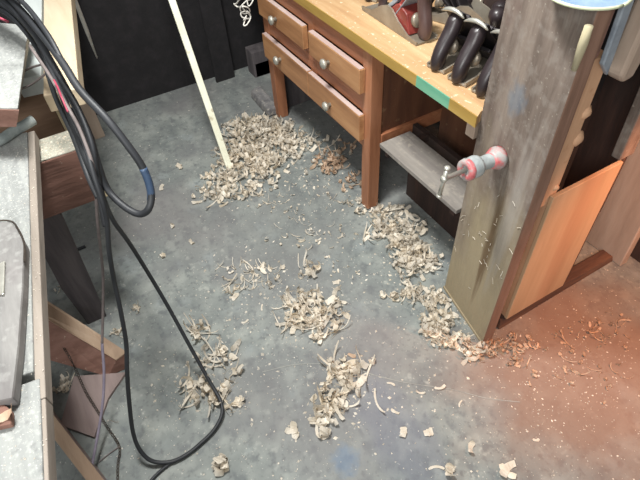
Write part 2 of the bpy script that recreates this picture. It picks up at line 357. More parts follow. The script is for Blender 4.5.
# blue dish on top of the post
dish = empty('blue_dish', (-.70, .99, 1.165), 'shallow light blue dish with cream rim on top of the post', 'dish')
dc = at(586, -3, 1.171); rd = .078
MB().lathe([(0, .05), (.001, .055), (.009, rd), (.011, rd), (.010, rd-.004), (.004, .055), (.003, 0)], dc, (0, 0, 1), 28).build('bowl', 'bluedish', dish, smooth=True)
MB().tube([dc+Vector((rd*math.cos(a), rd*math.sin(a), .010)) for a in [2*PI*i/32 for i in range(33)]], .0032, 8).build('rim', 'dishrim', dish, smooth=True)

# ------------------------------------------------------------------ clamp on the post
cl = empty('pipe_clamp', (-.693, .90, .78), 'red and grey metal clamp with a sliding handle bar on the post', 'clamp')
A0 = aty(499, 157, .923); A1 = aty(446, 178, .735); ax = (A1-A0).normalized(); Ln = (A1-A0).length
MB().lathe([(0, .031), (.012, .032), (.018, .029), (.028, .025), (.036, .020)], A0, ax, 20).build('flange', 'clampred', cl, smooth=True)
MB().lathe([(.030, .021), (.034, .020), (.075, .019), (.078, .0195)], A0, ax, 20).build('collar', 'clampgrey', cl, smooth=True)
MB().lathe([(.078, .019), (.080, .028), (.088, .030), (.112, .028), (.120, .024), (.122, .012)], A0, ax, 20).build('nut', 'clampgrey', cl, smooth=True)
MB().lathe([(.112, .0285), (.114, .0305), (.124, .029), (.128, .022), (.126, .013), (.120, .010)], A0, ax, 20).build('ring', 'clampred', cl, smooth=True)
MB().lathe([(.10, .0075), (Ln, .0065), (Ln+.003, .009), (Ln+.012, .009), (Ln+.014, 0)], A0, ax, 12).build('screw', 'steel', cl, smooth=True)
hb = A0+ax*(Ln+.006)
up_ = Vector((0.10, .02, 1)).normalized()
hd = MB().tube([hb-up_*.062, hb+up_*.036], .0055, 10).build('handle_bar', 'steel', cl, smooth=True)
for t in (-.062, .036):
    MB().lathe([(-.005, .004), (-.003, .0078), (.003, .0078), (.005, .004)], hb+up_*t, up_, 10).build('end_cap', 'steel', hd, smooth=True)

# ------------------------------------------------------------------ hand planes
def sweep_flat(mb, pts, wids, thick, side):   # rounded handle: ellipse sections along pts, in-plane width, thickness along side
    n = 12; vs = []; k = len(pts); pts = [Vector(p) for p in pts]; side = Vector(side)
    for i, p in enumerate(pts):
        t = (pts[min(i+1, k-1)]-pts[max(i-1, 0)]).normalized(); w = side.cross(t).normalized()
        for j in range(n):
            a = 2*PI*j/n; vs.append(p+w*math.cos(a)*wids[i]+side*math.sin(a)*thick[i])
    fs = [(i*n+j, i*n+(j+1) % n, (i+1)*n+(j+1) % n, (i+1)*n+j) for i in range(k-1) for j in range(n)]
    fs += [tuple(range(n-1, -1, -1)), tuple(range((k-1)*n, k*n))]
    mb.add(vs, fs)
def hand_plane(label, L=.25, W=.062, tote='tote', cap='darkiron', body='dullsteel', group=None, frog='darkiron', name='hand_plane', upright=False, sc=1.5, blade='darkiron'):
    """+x is the toe, heel at origin"""
    r = empty(name, (0, 0, 0), label, 'plane', group)
    MB().box((.012, -W/2, 0), (L, W/2, .006)).build('sole', body, r, bevel=.002, local=True)
    for s in (-1, 1):
        prof = [(0.012, .005), (.012, .010), (.05, .012), (.09, .030), (.115, .048), (.135, .052), (.165, .040), (.20, .018), (.235, .012), (L, .010), (L, .006)]
        prof = [(x*L/.25, z) for x, z in prof]
        MB().prism([(x, s*W/2, z) for x, z in prof], (0, -s*.004, 0)).build('side_cheek', body, r, local=True)
    t = MB()
    if upright:
        sweep_flat(t, [(.030, 0, .006), (.022, 0, .022), (.022, 0, .040), (.030, 0, .060), (.036, 0, .080), (.036, 0, .098), (.028, 0, .112), (.014, 0, .118)],
                   [.022, .018, .0165, .016, .0165, .0175, .016, .010], [.015, .0155, .016, .0165, .0165, .016, .014, .008], (0, 1, 0))
    else:
        sweep_flat(t, [(.022, 0, .004), (.016, 0, .016), (.020, 0, .034), (.034, 0, .054), (.048, 0, .070), (.056, 0, .086), (.058, 0, .098), (.052, 0, .104)],
                   [.020, .019, .0165, .0155, .016, .018, .017, .009], [.013, .0145, .0155, .016, .0165, .017, .015, .008], (0, 1, 0))
    t.build('tote', tote, r, smooth=True, sub=1, local=True)
    MB().prism([(.115, -.022, .010), (.070, -.022, .050), (.075, -.022, .056), (.130, -.022, .012)], (0, .044, 0)).build('frog', frog, r, bevel=.002, local=True)
    bl = MB(); d = Vector((-.64, 0, .77)); o0 = Vector((.135, 0, .004)); nn = Vector((.77, 0, .64))
    for (a, b, w, th, off) in ((0, .140, .025, .003, 0),):
        p0 = o0; p1 = o0+d*b
        bl.hexa([p0+Vector((0, -w, 0)), p0+Vector((0, w, 0)), p0+nn*th+Vector((0, w, 0)), p0+nn*th+Vector((0, -w, 0))],
                [p1+Vector((0, -w, 0)), p1+Vector((0, w, 0)), p1+nn*th+Vector((0, w, 0)), p1+nn*th+Vector((0, -w, 0))])
    bb = bl.build('blade', blade, r, bevel=.001, local=True)  # default colour carries the underside's shade; only the top end stays bright
    p1 = o0+d*.1415
    MB().tube([p1+Vector((-.000, y_, -abs(y_)**2*12)) for y_ in (-.027, -.018, -.009, 0, .009, .018, .027)], [.0015, .0036, .0044, .0048, .0044, .0036, .0015], 8).build('blade_end', 'steel', bb, smooth=True, local=True)
    r.scale = (sc, sc, sc)
    lc = MB(); q0 = o0+nn*.006; q1 = q0+d*.105
    lc.hexa([q0+Vector((0, -.024, 0)), q0+Vector((0, .024, 0)), q0+nn*.006+Vector((0, .024, 0)), q0+nn*.006+Vector((0, -.024, 0))],
            [q1+Vector((0, -.015, 0)), q1+Vector((0, .015, 0)), q1+nn*.012+Vector((0, .015, 0)), q1+nn*.012+Vector((0, -.015, 0))])
    lc.build('lever_cap', cap, r, bevel=.004, local=True)
    MB().lathe([(0, .010), (.006, .010), (.008, .016), (.014, .017), (.018, .012), (.02, 0)], (.066, 0, .034), (-.8, 0, .25), 16).build('adjusting_wheel', 'dullsteel', r, smooth=True, local=True)
    MB().lathe([(0, .017), (.008, .013), (.02, .010), (.032, .014), (.044, .019), (.054, .018), (.062, .010), (.064, 0)], (L*.80, 0, .006), (0, 0, 1), 16).build('front_knob', tote, r, smooth=True, local=True)
    return r
ZC = .7935
def place(r, heel_px, ang):
    p = at(*heel_px, ZC); r.location = (p.x, p.y, ZC); r.rotation_euler = (0, 0, ang)
# dark planes with heels at the front edge
pr = hand_plane('dark handled bench plane beside the red plane, first of the row', W=.046, group='hand planes on the worktop')
place(pr, (431, 73), math.radians(100))
c2 = copy_tree(pr); c2['label'] = 'dark handled bench plane in the middle of the row of three'; place(c2, (452, 86), math.radians(100))
c3 = copy_tree(pr); c3['label'] = 'dark handled bench plane closest to the tall post'; place(c3, (476, 99), math.radians(98))
rp = hand_plane('long bench plane with red enamel inside and brown handle, lying along the worktop', L=.25, W=.062, tote='totebrown', cap='red', body='dullsteel', group='hand planes on the worktop', frog='red', upright=True, sc=1.42, blade='bluesteel')
place(rp, (430, 45), math.radians(178))
MB().prism([(.175, -.024, .008), (.050, -.024, .008), (.066, -.024, .052), (.098, -.024, .066), (.112, -.024, .060)], (0, .048, 0)).build('inner_body', 'red', rp, bevel=.003, local=True)
MB().prism([(.178, -.020, .012), (.114, -.020, .062), (.096, -.020, .088), (.100, -.020, .092), (.120, -.020, .070), (.184, -.020, .016)], (0, .040, 0)).build('polished_cap', 'bluesteel', rp, bevel=.002, local=True)
c4 = copy_tree(pr); c4['label'] = 'dark hand plane at the back, behind the row of three'; p = at(452, 20, ZC); c4.location = (p.x, p.y, ZC); c4.rotation_euler = (0, 0, math.radians(60))
c5 = copy_tree(pr); c5['label'] = 'dark hand plane at the far end of the red plane, cut by the photo top'; p = at(366, 3, ZC); c5.location = (p.x, p.y, ZC); c5.rotation_euler = (0, 0, math.radians(115))

bk = empty('tool_backboard', (-1.2, 1.3, ZC), 'dark brown upright board at the back of the worktop behind the hand planes', 'board')
MB().box((-1.95, 1.33, .7935), (-.865, 1.35, 1.15)).build('board', 'brownwall', bk)
MB().box((-1.95, 1.322, .7935), (-.865, 1.3295, .83)).build('ledge', 'greywood', bk)
c6 = copy_tree(pr); c6['label'] = 'dark hand plane standing behind the red plane handle'; p = at(418, 12, ZC); c6.location = (p.x, p.y, ZC); c6.rotation_euler = (0, 0, math.radians(20))
c7 = copy_tree(pr); c7['label'] = 'dark hand plane furthest back, next to the tall post'; p = at(490, 40, ZC); c7.location = (p.x, p.y, ZC); c7.rotation_euler = (0, 0, math.radians(70))
# ------------------------------------------------------------------ leaning stick, hanging string, thin rod, dark post
s0 = at(230, 170, .0); q = atx(171, -2, -2.40); dr = (q-s0); s1 = s0+dr*1.9
fwd = Vector((-.7, .7, 0)).normalized()
u = dr.normalized().cross(Vector((0, 0, 1))).normalized(); v = u.cross(dr.normalized())
w_ = .0155
def obox(a, b, u, w1, v, w2): return MB().hexa([a-u*w1-v*w2, a+u*w1-v*w2, a+u*w1+v*w2, a-u*w1+v*w2], [b-u*w1-v*w2, b+u*w1-v*w2, b+u*w1+v*w2, b-u*w1+v*w2])
tag(obox(s0+Vector((0, 0, .008)), s1, u, w_, v, .008).build('leaning_stick', 'cream', None, bevel=.002), 'long cream wooden stick leaning upright from the shavings heap', 'stick')
pa, pb = atx(74, -3, -2.45), atx(97, 58, -2.66)
tag(MB().tube([pb, (pa+pb)/2, pa, pa+(pa-pb)*.5], [.003, .009, .008, .008], 8).build('hanging_rod', 'white', None, smooth=True), 'thin pale rod hanging in front of the black back wall', 'rod')
dp = at(226, 80, 0)
tag(MB().box((-2.80, dp.y-.06, 0), (dp.x, dp.y+.06, 1.6)).build('dark_upright', 'blackwall', None), 'black upright post against the back wall left of the cabinet', 'post')
st = MB()
b0 = aty(246, -8, .72); rr = random.Random(5)
pts = [b0]; base = aty(243, 3, .72)
for i in range(20):
    a = i*1.15; c = aty(246+3*math.sin(i), 4+i*1.0, .72)
    pts.append(c+Vector((.022*math.cos(a), .018*math.sin(a*1.3), .020*math.sin(a))))
st.tube(spline(pts, 5), .0026, 6)
st.tube(spline([b0+Vector((.01, 0, .02)), aty(237, 3, .72), aty(234, 4, .72), aty(238, 7, .73), aty(243, 6, .72)], 5), .003, 6)
st.tube([b0, b0+Vector((0, 0, .4))], .002, 6)
tag(st.build('hanging_string', 'white', None, smooth=True), 'knotted tangle of white string hanging beside the cabinet', 'string')
# grey block by the cabinet foot
bp_ = [at(*p) for p in ((251, 97), (262, 108), (269, 118), (278, 112), (266, 98))]
gb0 = at(262, 106)
gb = MB(); dirx = (at(268, 117)-at(251, 96)).normalized(); diry = Vector((-dirx.y, dirx.x, 0))
if diry.y < 0: diry = -diry
a = at(250, 97); b = at(268, 118)
gb.hexa([a, b, b+diry*.085, a+diry*.085], [a+Vector((0, .012, .045)), b+Vector((0, .006, .055)), b+diry*.075+Vector((0, 0, .055)), a+diry*.07+Vector((0, 0, .06))])
tag(gb.build('grey_block', 'stonegrey', None, bevel=.012), 'dusty grey block on the floor against the far cabinet leg', 'block')
# tall dark board left of cabinet
tag(MB().box((-2.33, 1.0, 0), (-2.295, 1.5, .75)).build('dark_board', 'greywood', None, bevel=.002), 'dark grey board standing against the far end of the cabinet', 'board')
# clutter in the dark corner
for (px, py, w, hh, lab) in ((258, 50, .16, .09, 'dim dusty box low in the dark corner, nearer the cabinet'), (236, 34, .12, .16, 'dim dusty box in the dark corner, further from the cabinet')):
    p = at(px, py+14, 0)
    x = max(p.x, -2.74)
    bx = MB().box((x-.06, p.y-w/2, 0), (x+.04, p.y+w/2, hh))
    tag(bx.build('cardboard_box', 'greywood', None, bevel=.004), lab, 'box')

# ------------------------------------------------------------------ left hand bench
lb = empty('sawing_bench', (-1.0, -.4, 0), 'dusty grey wooden bench along the left edge of the photo', 'bench')
e0 = Vector((-.36, -.274, 0)); e1 = Vector((-1.46, -.122, 0)); ed = (e1-e0).normalized(); en = Vector((ed.y, -ed.x, 0))
if en.y > 0: en = -en
def board(s0_, s1_, o0_, o1_, z0, z1, nm, m_, par, mi_side=True, bevel=.003):
    p = [e0+ed*s0_+en*o0_, e0+ed*s1_+en*o0_, e0+ed*s1_+en*o1_, e0+ed*s0_+en*o1_]
    return MB().hexa([(a.x, a.y, z0) for a in p], [(a.x, a.y, z1) for a in p]).build(nm, m_, par, bevel=bevel)
def s_at(px, py, z=.8): return (at(px, py, z)-e0).dot(ed)
sn = s_at(45, 372)
T = 1.11
board(sn+.010, T, .018, .42, .765, .80, 'top_board', 'benchtop', lb)
board(-.3, sn-.008, .008, .42, .765, .80, 'top_board', 'benchtop', lb)
board(sn-.05, T, .0, .0175, .767, .798, 'front_edge', 'benchedge', lb, bevel=.002)
board(-.3, sn-.052, .0, .0075, .767, .799, 'front_edge', 'benchedge', lb, bevel=.002)
board(-.3, T-.02, .05, .40, .70, .764, 'under_board', 'redwood', lb)
# stub of crossbeam
cb = MB().box((-1.50, -.55, .555), (-1.385, -.026, .74)); cb.build('cross_beam', ['redwood'], lb, bevel=.003)
MB().box((-1.498, -.45, .74), (-1.388, -.028, .745)).build('dust_layer', 'dusttop', lb, bevel=.002)
MB().box((-1.50, -.0255, .556), (-1.383, -.018, .742)).build('beam_end', 'paleedge', lb)
cs = MB().box((-1.82, -.5, .60), (-1.70, -.058, .80)); cs.build('cross_beam', 'brownbeam', lb, bevel=.003)
MB().box((-1.822, -.45, .801), (-1.699, -.052, .806)).build('dust_layer', 'whiteboard', lb)
MB().box((-1.822, -.057, .62), (-1.70, -.050, .80)).build('beam_end', 'paleedge', lb)
# legs under the bench
DX = -1.42
dpoly = [atx(x, y, DX) for x, y in ((40, 205), (62, 215), (108, 318), (90, 327), (62, 290), (38, 245))]
dpoly = [Vector((DX, p.y, max(p.z, 0))) for p in dpoly]
MB().prism(dpoly, (-.03, 0, 0)).build('leg', 'greywood', lb, bevel=.003)
MB().box((-1.49, -.53, 0), (-1.43, -.46, .555)).build('leg', 'greywood', lb, bevel=.003)
MB().box((-.5, -.60, 0), (-.43, -.52, .70)).build('leg', 'greywood', lb, bevel=.003)
MB().box((-.5, -.42, 0), (-.43, -.34, .70)).build('leg', 'greywood', lb, bevel=.003)
# pale vertical slat beside the beams
sl0 = at(103, 206, .55); 
a = atx(103, 206, -1.372); b = atx(57, 98, -1.62)
tag(obox(a, b, Vector((1, 0, 0)), .004, Vector((0, 1, 0)), .006).build('lath', 'paleedge', None), 'thin pale lath running along the beam ends under the cables', 'lath')
# far boards over the crossbeams
fb = MB().hexa([at(41, 42, .83), at(79, 88, .83), at(71, -3, .83), at(39, -3, .83)], [at(41, 42, .86), at(79, 88, .86), at(71, -3, .86), at(39, -3, .86)])
z = .86
P0, P1 = at(71, 0, z), at(79, 88, z); dd = (P0-P1).normalized(); nn = Vector((dd.y, -dd.x, 0)); nn = -nn if nn.y > 0 else nn
def plank(pr0, L, w, z0, z1, nm, m_, lab, cat):
    p = [pr0, pr0+dd*L, pr0+dd*L+nn*w, pr0+nn*w]
    return tag(MB().hexa([(a.x, a.y, z0) for a in p], [(a.x, a.y, z1) for a in p]).build(nm, m_, None, bevel=.003), lab, cat)
plank(P1, 1.25, .098, .806, .86, 'pine_plank', 'pine', 'light pine plank lying on the far crossbeam behind the cables', 'plank')
plank(P1+nn*.102+dd*.12, 1.05, .075, .806, .865, 'white_plank', 'whiteboard', 'whitish plank lying left of the light pine plank', 'plank')
# support leg of the far end
lq = at(98, 128, 0)
tag(MB().box((-2.70, .03, 0), (-2.62, .085, .805)).build('plank_leg', 'paleleg', None, bevel=.003),
    'pale upright leg holding the far end of the pine plank', 'leg support')
# higher block in the corner
zb = .95
c_ = [at(-30, 20, zb), at(29, 25, zb), at(18, 108, zb), at(-30, 107, zb)]
hb_ = empty('raised_board', (-1.5, -.1, .80), 'thick grey board end raised above the bench in the upper left corner', 'board')
cb_ = [at(-30, 30, .895), at(31, 36, .895), at(16, 126, .895), at(-30, 126, .895)]
MB().hexa(cb_, c_).build('board', ['benchtop'], hb_, bevel=.003)
cc = [c_[3], c_[2]]; d_ = Vector((.0008, 0, 0))
MB().add([cb_[3]+d_, cb_[2]+d_, c_[2]+d_-Vector((0, 0, .004)), c_[3]+d_-Vector((0, 0, .004)), cb_[3]+d_*6, cb_[2]+d_*6, c_[2]+d_*6-Vector((0, 0, .004)), c_[3]+d_*6-Vector((0, 0, .004))],
         [(3, 2, 1, 0), (4, 5, 6, 7), (0, 1, 5, 4), (1, 2, 6, 5), (2, 3, 7, 6), (3, 0, 4, 7)]).build('cut_end', 'redwood', hb_)
MB().box((-1.70, -.24, .801), (-1.60, -.14, .894)).build('spacer', 'redwood', hb_)
tag(MB().tube(spline([at(-14, 146, .816), at(2, 139, .816), at(14, 131, .816), at(25, 125, .816), at(33, 120, .816)], 6), .0145, 12).build('grey_hose', 'pipe', None, smooth=True),
    'short thick grey hose lying across the bench under the raised board', 'hose')
# metal plate block on the bench
vz = .83
vp = [at(x, y, vz) for x, y in ((-30, 221), (10, 221), (17, 228), (24, 242), (22, 290), (18, 345), (12, 398), (-30, 406))]
va = empty('vise_plate', (-.75, -.3, .80), 'smooth grey metal vise plate sitting on the bench at the left edge', 'vise')
MB().prism([(p.x, p.y, .8005) for p in vp], (0, 0, vz-.8005)).build('body', 'vise', va, bevel=.005)
MB().tube(spline([at(x, y, vz+.001) for x, y in ((-10, 221), (10, 221), (18, 229), (24, 243), (24.5, 262))], 5), .0022, 6).build('dark_seam', 'chain', va)
MB().prism([at(x, y, vz+.0005) for x, y in ((-6, 268), (6, 262), (5, 296), (-6, 296))], (0, 0, .006)).build('steel_tab', 'steel', va, bevel=.002)
nb = [at(x, y, .815) for x, y in ((-25, 404), (4, 404), (11, 410), (11, 424), (-25, 432))]
tag(MB().prism([(p.x, p.y, .801) for p in nb], (0, 0, .014)).build('hole_stand_in', 'redwood', None, bevel=.003), 'dark reddish scrap standing in for a hole in the bench below the metal plate', 'scrap')  # dark scrap added in place of a recessed hole in the bench

# timbers on the floor under the bench
def floor_timber(tops, hs, mt, side, lab, bots=None):
    # tops: (px, py, z) back-left, back-right, front-right, front-left ; hs: heights at left and right
    p = [at(*q) for q in tops]; hh = (hs[0], hs[1], hs[1], hs[0])
    r = empty('floor_timber', (p[1].x, p[1].y, 0), lab, 'timber')
    e_ = Vector((0, 0, .005))
    MB().hexa([a-e_ for a in p], p).build('dusty_top', mt, r)
    bt = [Vector((a.x, a.y, max(0.0, a.z-h_))) for a, h_ in zip(p, hh)]
    if bots: bt = [at(*q_) for q_ in bots]
    MB().hexa(bt, [a-e_*1.02 for a in p]).build('beam', side, r, bevel=.002)
floor_timber(((20, 283, .24), (127, 352, .06), (116, 360, .06), (20, 303, .24)), (.24, .06), 'tanbeam', 'redwood', 'pale topped timber sloping down to the floor beside the grey leg',
             ((20, 325, .12), (128, 368, .001), (108, 377, .001), (20, 352, .11)))
floor_timber(((20, 372, .12), (118, 498, .09), (106, 506, .09), (20, 395, .12)), (.12, .09), 'tanbeam', 'mauve', 'tan timber lying on the floor in the lower left corner')
mvp = [at(x, y, .012) for x, y in ((74, 376), (126, 372), (108, 398), (94, 437), (60, 425))]
tag(MB().prism([(p.x, p.y, 0.001) for p in mvp], (0, 0, .011)).build('floor_board', 'mauve', None, bevel=.001), 'thin mauve board flat on the floor between the two timbers', 'board')
tag(MB().box(tuple(at(79, 250)-Vector((.005, .012, 0))), tuple(at(79, 250)+Vector((.006, .03, .012)))).build('black_clip', 'black', None, bevel=.003), 'small black plastic clip on the floor right of the grey leg', 'clip')

# ------------------------------------------------------------------ cables
def cable(pts, r, m_, lab, cat='cable', nm='cable', group=None, n=10):
    pp = [at(x, y, z) for x, y, z in pts]
    return tag(MB().tube(spline(pp, 9), r, n).build(nm, m_, None, smooth=True), lab, cat, group)
G = 'black cables hanging at the left'
ca = cable([(-20, -30, 1.12), (8, -4, 1.10), (38, 30, 1.08), (62, 62, 1.05), (80, 90, 1.02), (106, 118, .98), (126, 143, .93), (143, 168, .87), (151, 192, .81), (149, 208, .78), (140, 214, .76), (125, 207, .77), (108, 190, .80), (98, 165, .86), (88, 132, .92), (70, 96, .97), (50, 60, 1.02), (33, 31, 1.06), (10, 6, 1.08), (-20, -16, 1.10)],
      .0088, 'black', 'thick black cable that makes the narrow hanging loop', group=G)
pts_ = [at(143, 168, .87), at(148, 180, .84), at(151, 192, .81), at(151, 200, .79)]
tp = MB().tube(spline(pts_, 5), .0094, 10); tp.build('blue_tape', 'bluetape', ca, smooth=True)
cable([(-20, -18, 1.06), (12, 6, 1.05), (38, 36, 1.03), (56, 72, 1.0), (76, 104, .97), (90, 138, .92), (97, 170, .86), (103, 196, .78), (113, 220, .68), (130, 244, .55), (150, 276, .40), (170, 310, .26), (192, 350, .13), (210, 382, .055), (220, 400, .03), (222, 414, .02), (214, 430, .012), (200, 444, .010), (186, 455, .010), (170, 462, .012), (152, 461, .03), (140, 450, .07), (133, 432, .13), (129, 400, .24), (127, 370, .33), (126, 342, .40), (120, 308, .50), (114, 280, .58), (109, 250, .68), (107, 222, .76), (102, 200, .82), (93, 172, .88), (82, 136, .93), (64, 100, .98), (49, 66, 1.01), (34, 34, 1.03), (14, 9, 1.04), (-20, -12, 1.05)],
      .0062, 'black', 'black cable whose long loop reaches the floor', group=G)
cable([(172, 462, .0078), (164, 468, .0075), (156, 475, .0075), (148, 484, .0075)], .0048, 'black', 'short tail of black cable leaving the floor loop at the bottom', group=G)
cable([(-20, -6, 1.04), (12, 11, 1.03), (37, 38, 1.01), (52, 70, .98), (68, 110, .93), (84, 152, .88), (96, 180, .83), (102, 204, .79), (106, 226, .74)], .0085, 'black', 'black cable on the inner side of the bundle, ending behind the loops', group=G)
cable([(-20, 0, 1.03), (10, 16, 1.02), (33, 42, .995), (45, 66, .965), (56, 98, .93), (73, 136, .89), (88, 176, .84), (98, 198, .80)], .0065, 'black', 'innermost black cable beside the beam ends', group=G)
cable([(-20, -26, 1.14), (18, -2, 1.12), (46, 32, 1.09), (66, 68, 1.04)], .006, 'black', 'black cable on the outer side of the bundle', group=G)
cable([(30, 46, 1.03), (50, 76, 1.01), (67, 106, .99), (80, 130, .95), (93, 166, .885), (96, 190, .80), (97, 215, .70), (100, 245, .58), (103, 275, .47), (103, 310, .36), (102, 345, .27)], .004, 'greycord', 'thin grey brown cord hanging straight down past the grey leg', 'cord', 'cord')
cable([(102, 343, .275), (104, 372, .20), (103, 400, .14), (99, 428, .09), (94, 455, .06), (89, 482, .04), (84, 500, .03)], .0042, 'lilaccord', 'lilac grey cord continuing down to the bottom edge', 'cord', 'cord')
cable([(54, 80, 1.02), (58, 88, 1.015), (62, 98, 1.01), (68, 112, .99)], .0022, 'magenta', 'short magenta wire showing within the cable bundle', 'wire', 'wire')
cable([(-10, 14, 1.09), (2, 19, 1.085), (8, 22, 1.07)], .003, 'magenta', 'small red wire in the upper left corner', 'wire', 'wire')
cable([(20, 74, .90), (30, 68, .92), (44, 64, .95)], .003, 'greycord', 'thin grey wire crossing above the brown beam', 'wire', 'wire')
cable([(19, 90, .89), (32, 84, .90), (48, 72, .95)], .003, 'greycord', 'thin grey wire crossing just above the first wire end', 'wire', 'wire')

# chain
ch = MB(); cp = spline([at(x, y, z) for x, y, z in ((62, 345, .097), (70, 358, .095), (77, 372, .03), (86, 392, .018), (97, 410, .016), (108, 428, .006), (118, 443, .004), (120, 452, .004), (118, 466, .004), (118, 486, .004))], 24)
dist = 0; last = cp[0]; step = .0095; i_ = 0
for a, b in zip(cp, cp[1:]):
    dist += (b-a).length
    if dist >= step:
        dist = 0; t = (b-a).normalized(); s_ = t.cross(Vector((0, 0, 1))).normalized(); w = s_ if i_ % 2 else (Vector((0, 0, 1))*.55+s_*.8).normalized(); i_ += 1
        ch.tube([b+t*.0062*math.cos(k)+w*.0032*math.sin(k)+Vector((0, 0, .002)) for k in [2*PI*j/8 for j in range(9)]], .0013, 5, cap=False)
tag(ch.build('chain', 'chain', None, smooth=True), 'thin dark chain trailing over the timber onto the floor', 'chain')
tag(MB().tube([at(120, 446, .004), at(110, 453, .003), at(99, 462, .003)], .0022, 6).build('twig', 'greycord', None), 'thin brown twig on the floor beside the chain', 'twig')

# ------------------------------------------------------------------ shavings
def ribbon(mb, o, rng, L, W, curl, kind, z0=.0, up=1.0):
    """one shaving: a thin ribbon, curled out of plane and bent sideways"""
    n = max(5, int(5+abs(curl)*2.4)); yaw = rng.random()*2*PI
    if rng.random() < .30*min(1, up*1.5): roll = rng.uniform(.9, 1.9)*rng.choice((-1, 1))     # lying on its edge
    else: roll = rng.uniform(-.7, .7)*up
    M3 = (Matrix.Rotation(yaw, 3, 'Z') @ Matrix.Rotation(rng.uniform(-.5, .5)*up, 3, 'Y') @ Matrix.Rotation(roll, 3, 'X'))
    ds = L/n; k0 = curl/n; side = rng.uniform(-1.6, 1.6)/n; grow = rng.uniform(-.5, .7)
    p = Vector((0, 0, 0)); th = -curl/2; ps = -side*n/2; C_ = []
    for i in range(n+1):
        t = Vector((math.cos(th)*math.cos(ps), math.cos(th)*math.sin(ps), math.sin(th)))
        C_.append((p.copy(), t, ps)); p = p+t*ds; th += k0*(1+grow*(i/n-.5)*2); ps += side
    cx = sum((c[0] for c in C_), Vector())/len(C_); vs = []
    for i, (q, t, ps_) in enumerate(C_):
        w = W*(.72 if i in (0, n) else 1)*(.85+.3*rng.random())/2
        sd = Vector((-math.sin(ps_), math.cos(ps_), .25*math.sin(i*.9+yaw)))
        for s_ in (-1, 1): vs.append(M3 @ (q-cx+sd*s_*w+t*rng.uniform(-.12, .12)*W*(i in (0, n))))
    zmin = min(v.z for v in vs)
    vs = [v+Vector((o.x, o.y, o.z+z0-zmin+.0008)) for v in vs]
    mb.add(vs, [(2*i, 2*i+1, 2*i+3, 2*i+2) for i in range(n)])
def rnd_shaving(mb, o, rng, z0, s=1.0, kinds=(6, 3, 1)):
    k = rng.choices((0, 1, 2), kinds)[0]
    if k == 0: ribbon(mb, o, rng, s*rng.uniform(.035, .075), s*rng.uniform(.007, .014), rng.uniform(2.0, 7.0), k, z0)
    elif k == 1: ribbon(mb, o, rng, s*rng.uniform(.018, .045), s*rng.uniform(.009, .018), rng.uniform(.3, 2.2), k, z0, .6)
    else: ribbon(mb, o, rng, s*rng.uniform(.06, .13), s*rng.uniform(.0025, .006), rng.uniform(1.0, 5.0), k, z0, .25)
def heap(name, blobs, lab, seed, m_='shaving', s=1.0, kinds=(6, 3, 1), dens=1.0):
    """blobs: (px, py, rx, ry, count, height)"""
    rng = random.Random(seed); mb = MB()
    for (px, py, rx, ry, n, hh) in blobs:
        for _ in range(max(2, int(n*dens))):
            while True:
                a, b = rng.gauss(0, .5), rng.gauss(0, .5)
                if a*a+b*b < 1.2: break
            o = at(px+a*rx, py+b*ry, 0)
            g = math.exp(-(a*a+b*b)*1.6)
            rnd_shaving(mb, o, rng, rng.random()*hh*g, s, kinds)
    o = mb.build(name, m_, None, smooth=False)
    return tag(o, lab, 'shavings', None, 'stuff')
heap('shavings_heap', [(262, 138, 38, 20, 330, .05), (285, 146, 26, 18, 130, .035), (240, 160, 26, 16, 170, .04), (262, 172, 20, 20, 110, .03), (232, 182, 32, 14, 90, .02), (225, 196, 34, 10, 60, .01), (315, 142, 18, 9, 30, .01), (310, 160, 50, 20, 30, .004), (252, 126, 26, 8, 60, .03)],
     'big heap of pale wood shavings around the foot of the leaning stick', 1, s=1.2, dens=.8)
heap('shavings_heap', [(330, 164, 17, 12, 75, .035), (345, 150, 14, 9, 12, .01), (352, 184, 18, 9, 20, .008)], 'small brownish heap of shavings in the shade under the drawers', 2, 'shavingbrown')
heap('shavings_heap', [(388, 222, 18, 14, 40, .015), (405, 235, 22, 18, 90, .03), (416, 262, 24, 18, 150, .035), (400, 212, 12, 8, 14, .01), (360, 203, 22, 9, 24, .006), (372, 214, 16, 9, 20, .006), (405, 250, 20, 12, 50, .02), (375, 236, 24, 12, 24, .005)],
     'band of wood shavings between the near cabinet leg and the post', 3, s=1.15, dens=.8)
heap('shavings_heap', [(408, 293, 24, 10, 36, .012), (434, 300, 14, 12, 36, .02), (436, 326, 17, 18, 85, .03), (452, 342, 20, 7, 36, .012), (474, 353, 16, 9, 30, .012), (388, 298, 14, 5, 8, .003)],
     'trail of wood shavings ending at the foot of the post', 4, s=1.15, dens=.8)
heap('shavings_heap', [(306, 310, 26, 15, 85, .022), (318, 326, 24, 14, 60, .018), (292, 325, 18, 12, 34, .012), (330, 308, 20, 16, 26, .012), (303, 296, 14, 7, 14, .006), (312, 272, 15, 8, 20, .012)],
     'heap of wood shavings in the middle of the floor', 5, s=1.3, kinds=(5, 3, 3), dens=.55)
heap('shavings_heap', [(338, 372, 22, 13, 62, .018), (352, 386, 16, 13, 26, .012), (362, 370, 16, 11, 16, .01), (328, 395, 16, 14, 40, .015), (325, 414, 17, 14, 46, .016), (338, 408, 18, 10, 14, .01), (322, 432, 12, 7, 12, .006)],
     'front heap of wood shavings near the bottom centre of the photo', 6, s=1.4, kinds=(4, 5, 2), dens=.45)
heap('shavings_heap', [(200, 334, 13, 11, 26, .014), (212, 358, 20, 9, 30, .01), (228, 352, 14, 6, 12, .008), (232, 372, 14, 6, 8, .006)], 'curls of wood shavings just right of the cable at mid height', 7, s=1.25, kinds=(4, 2, 3), dens=.55)
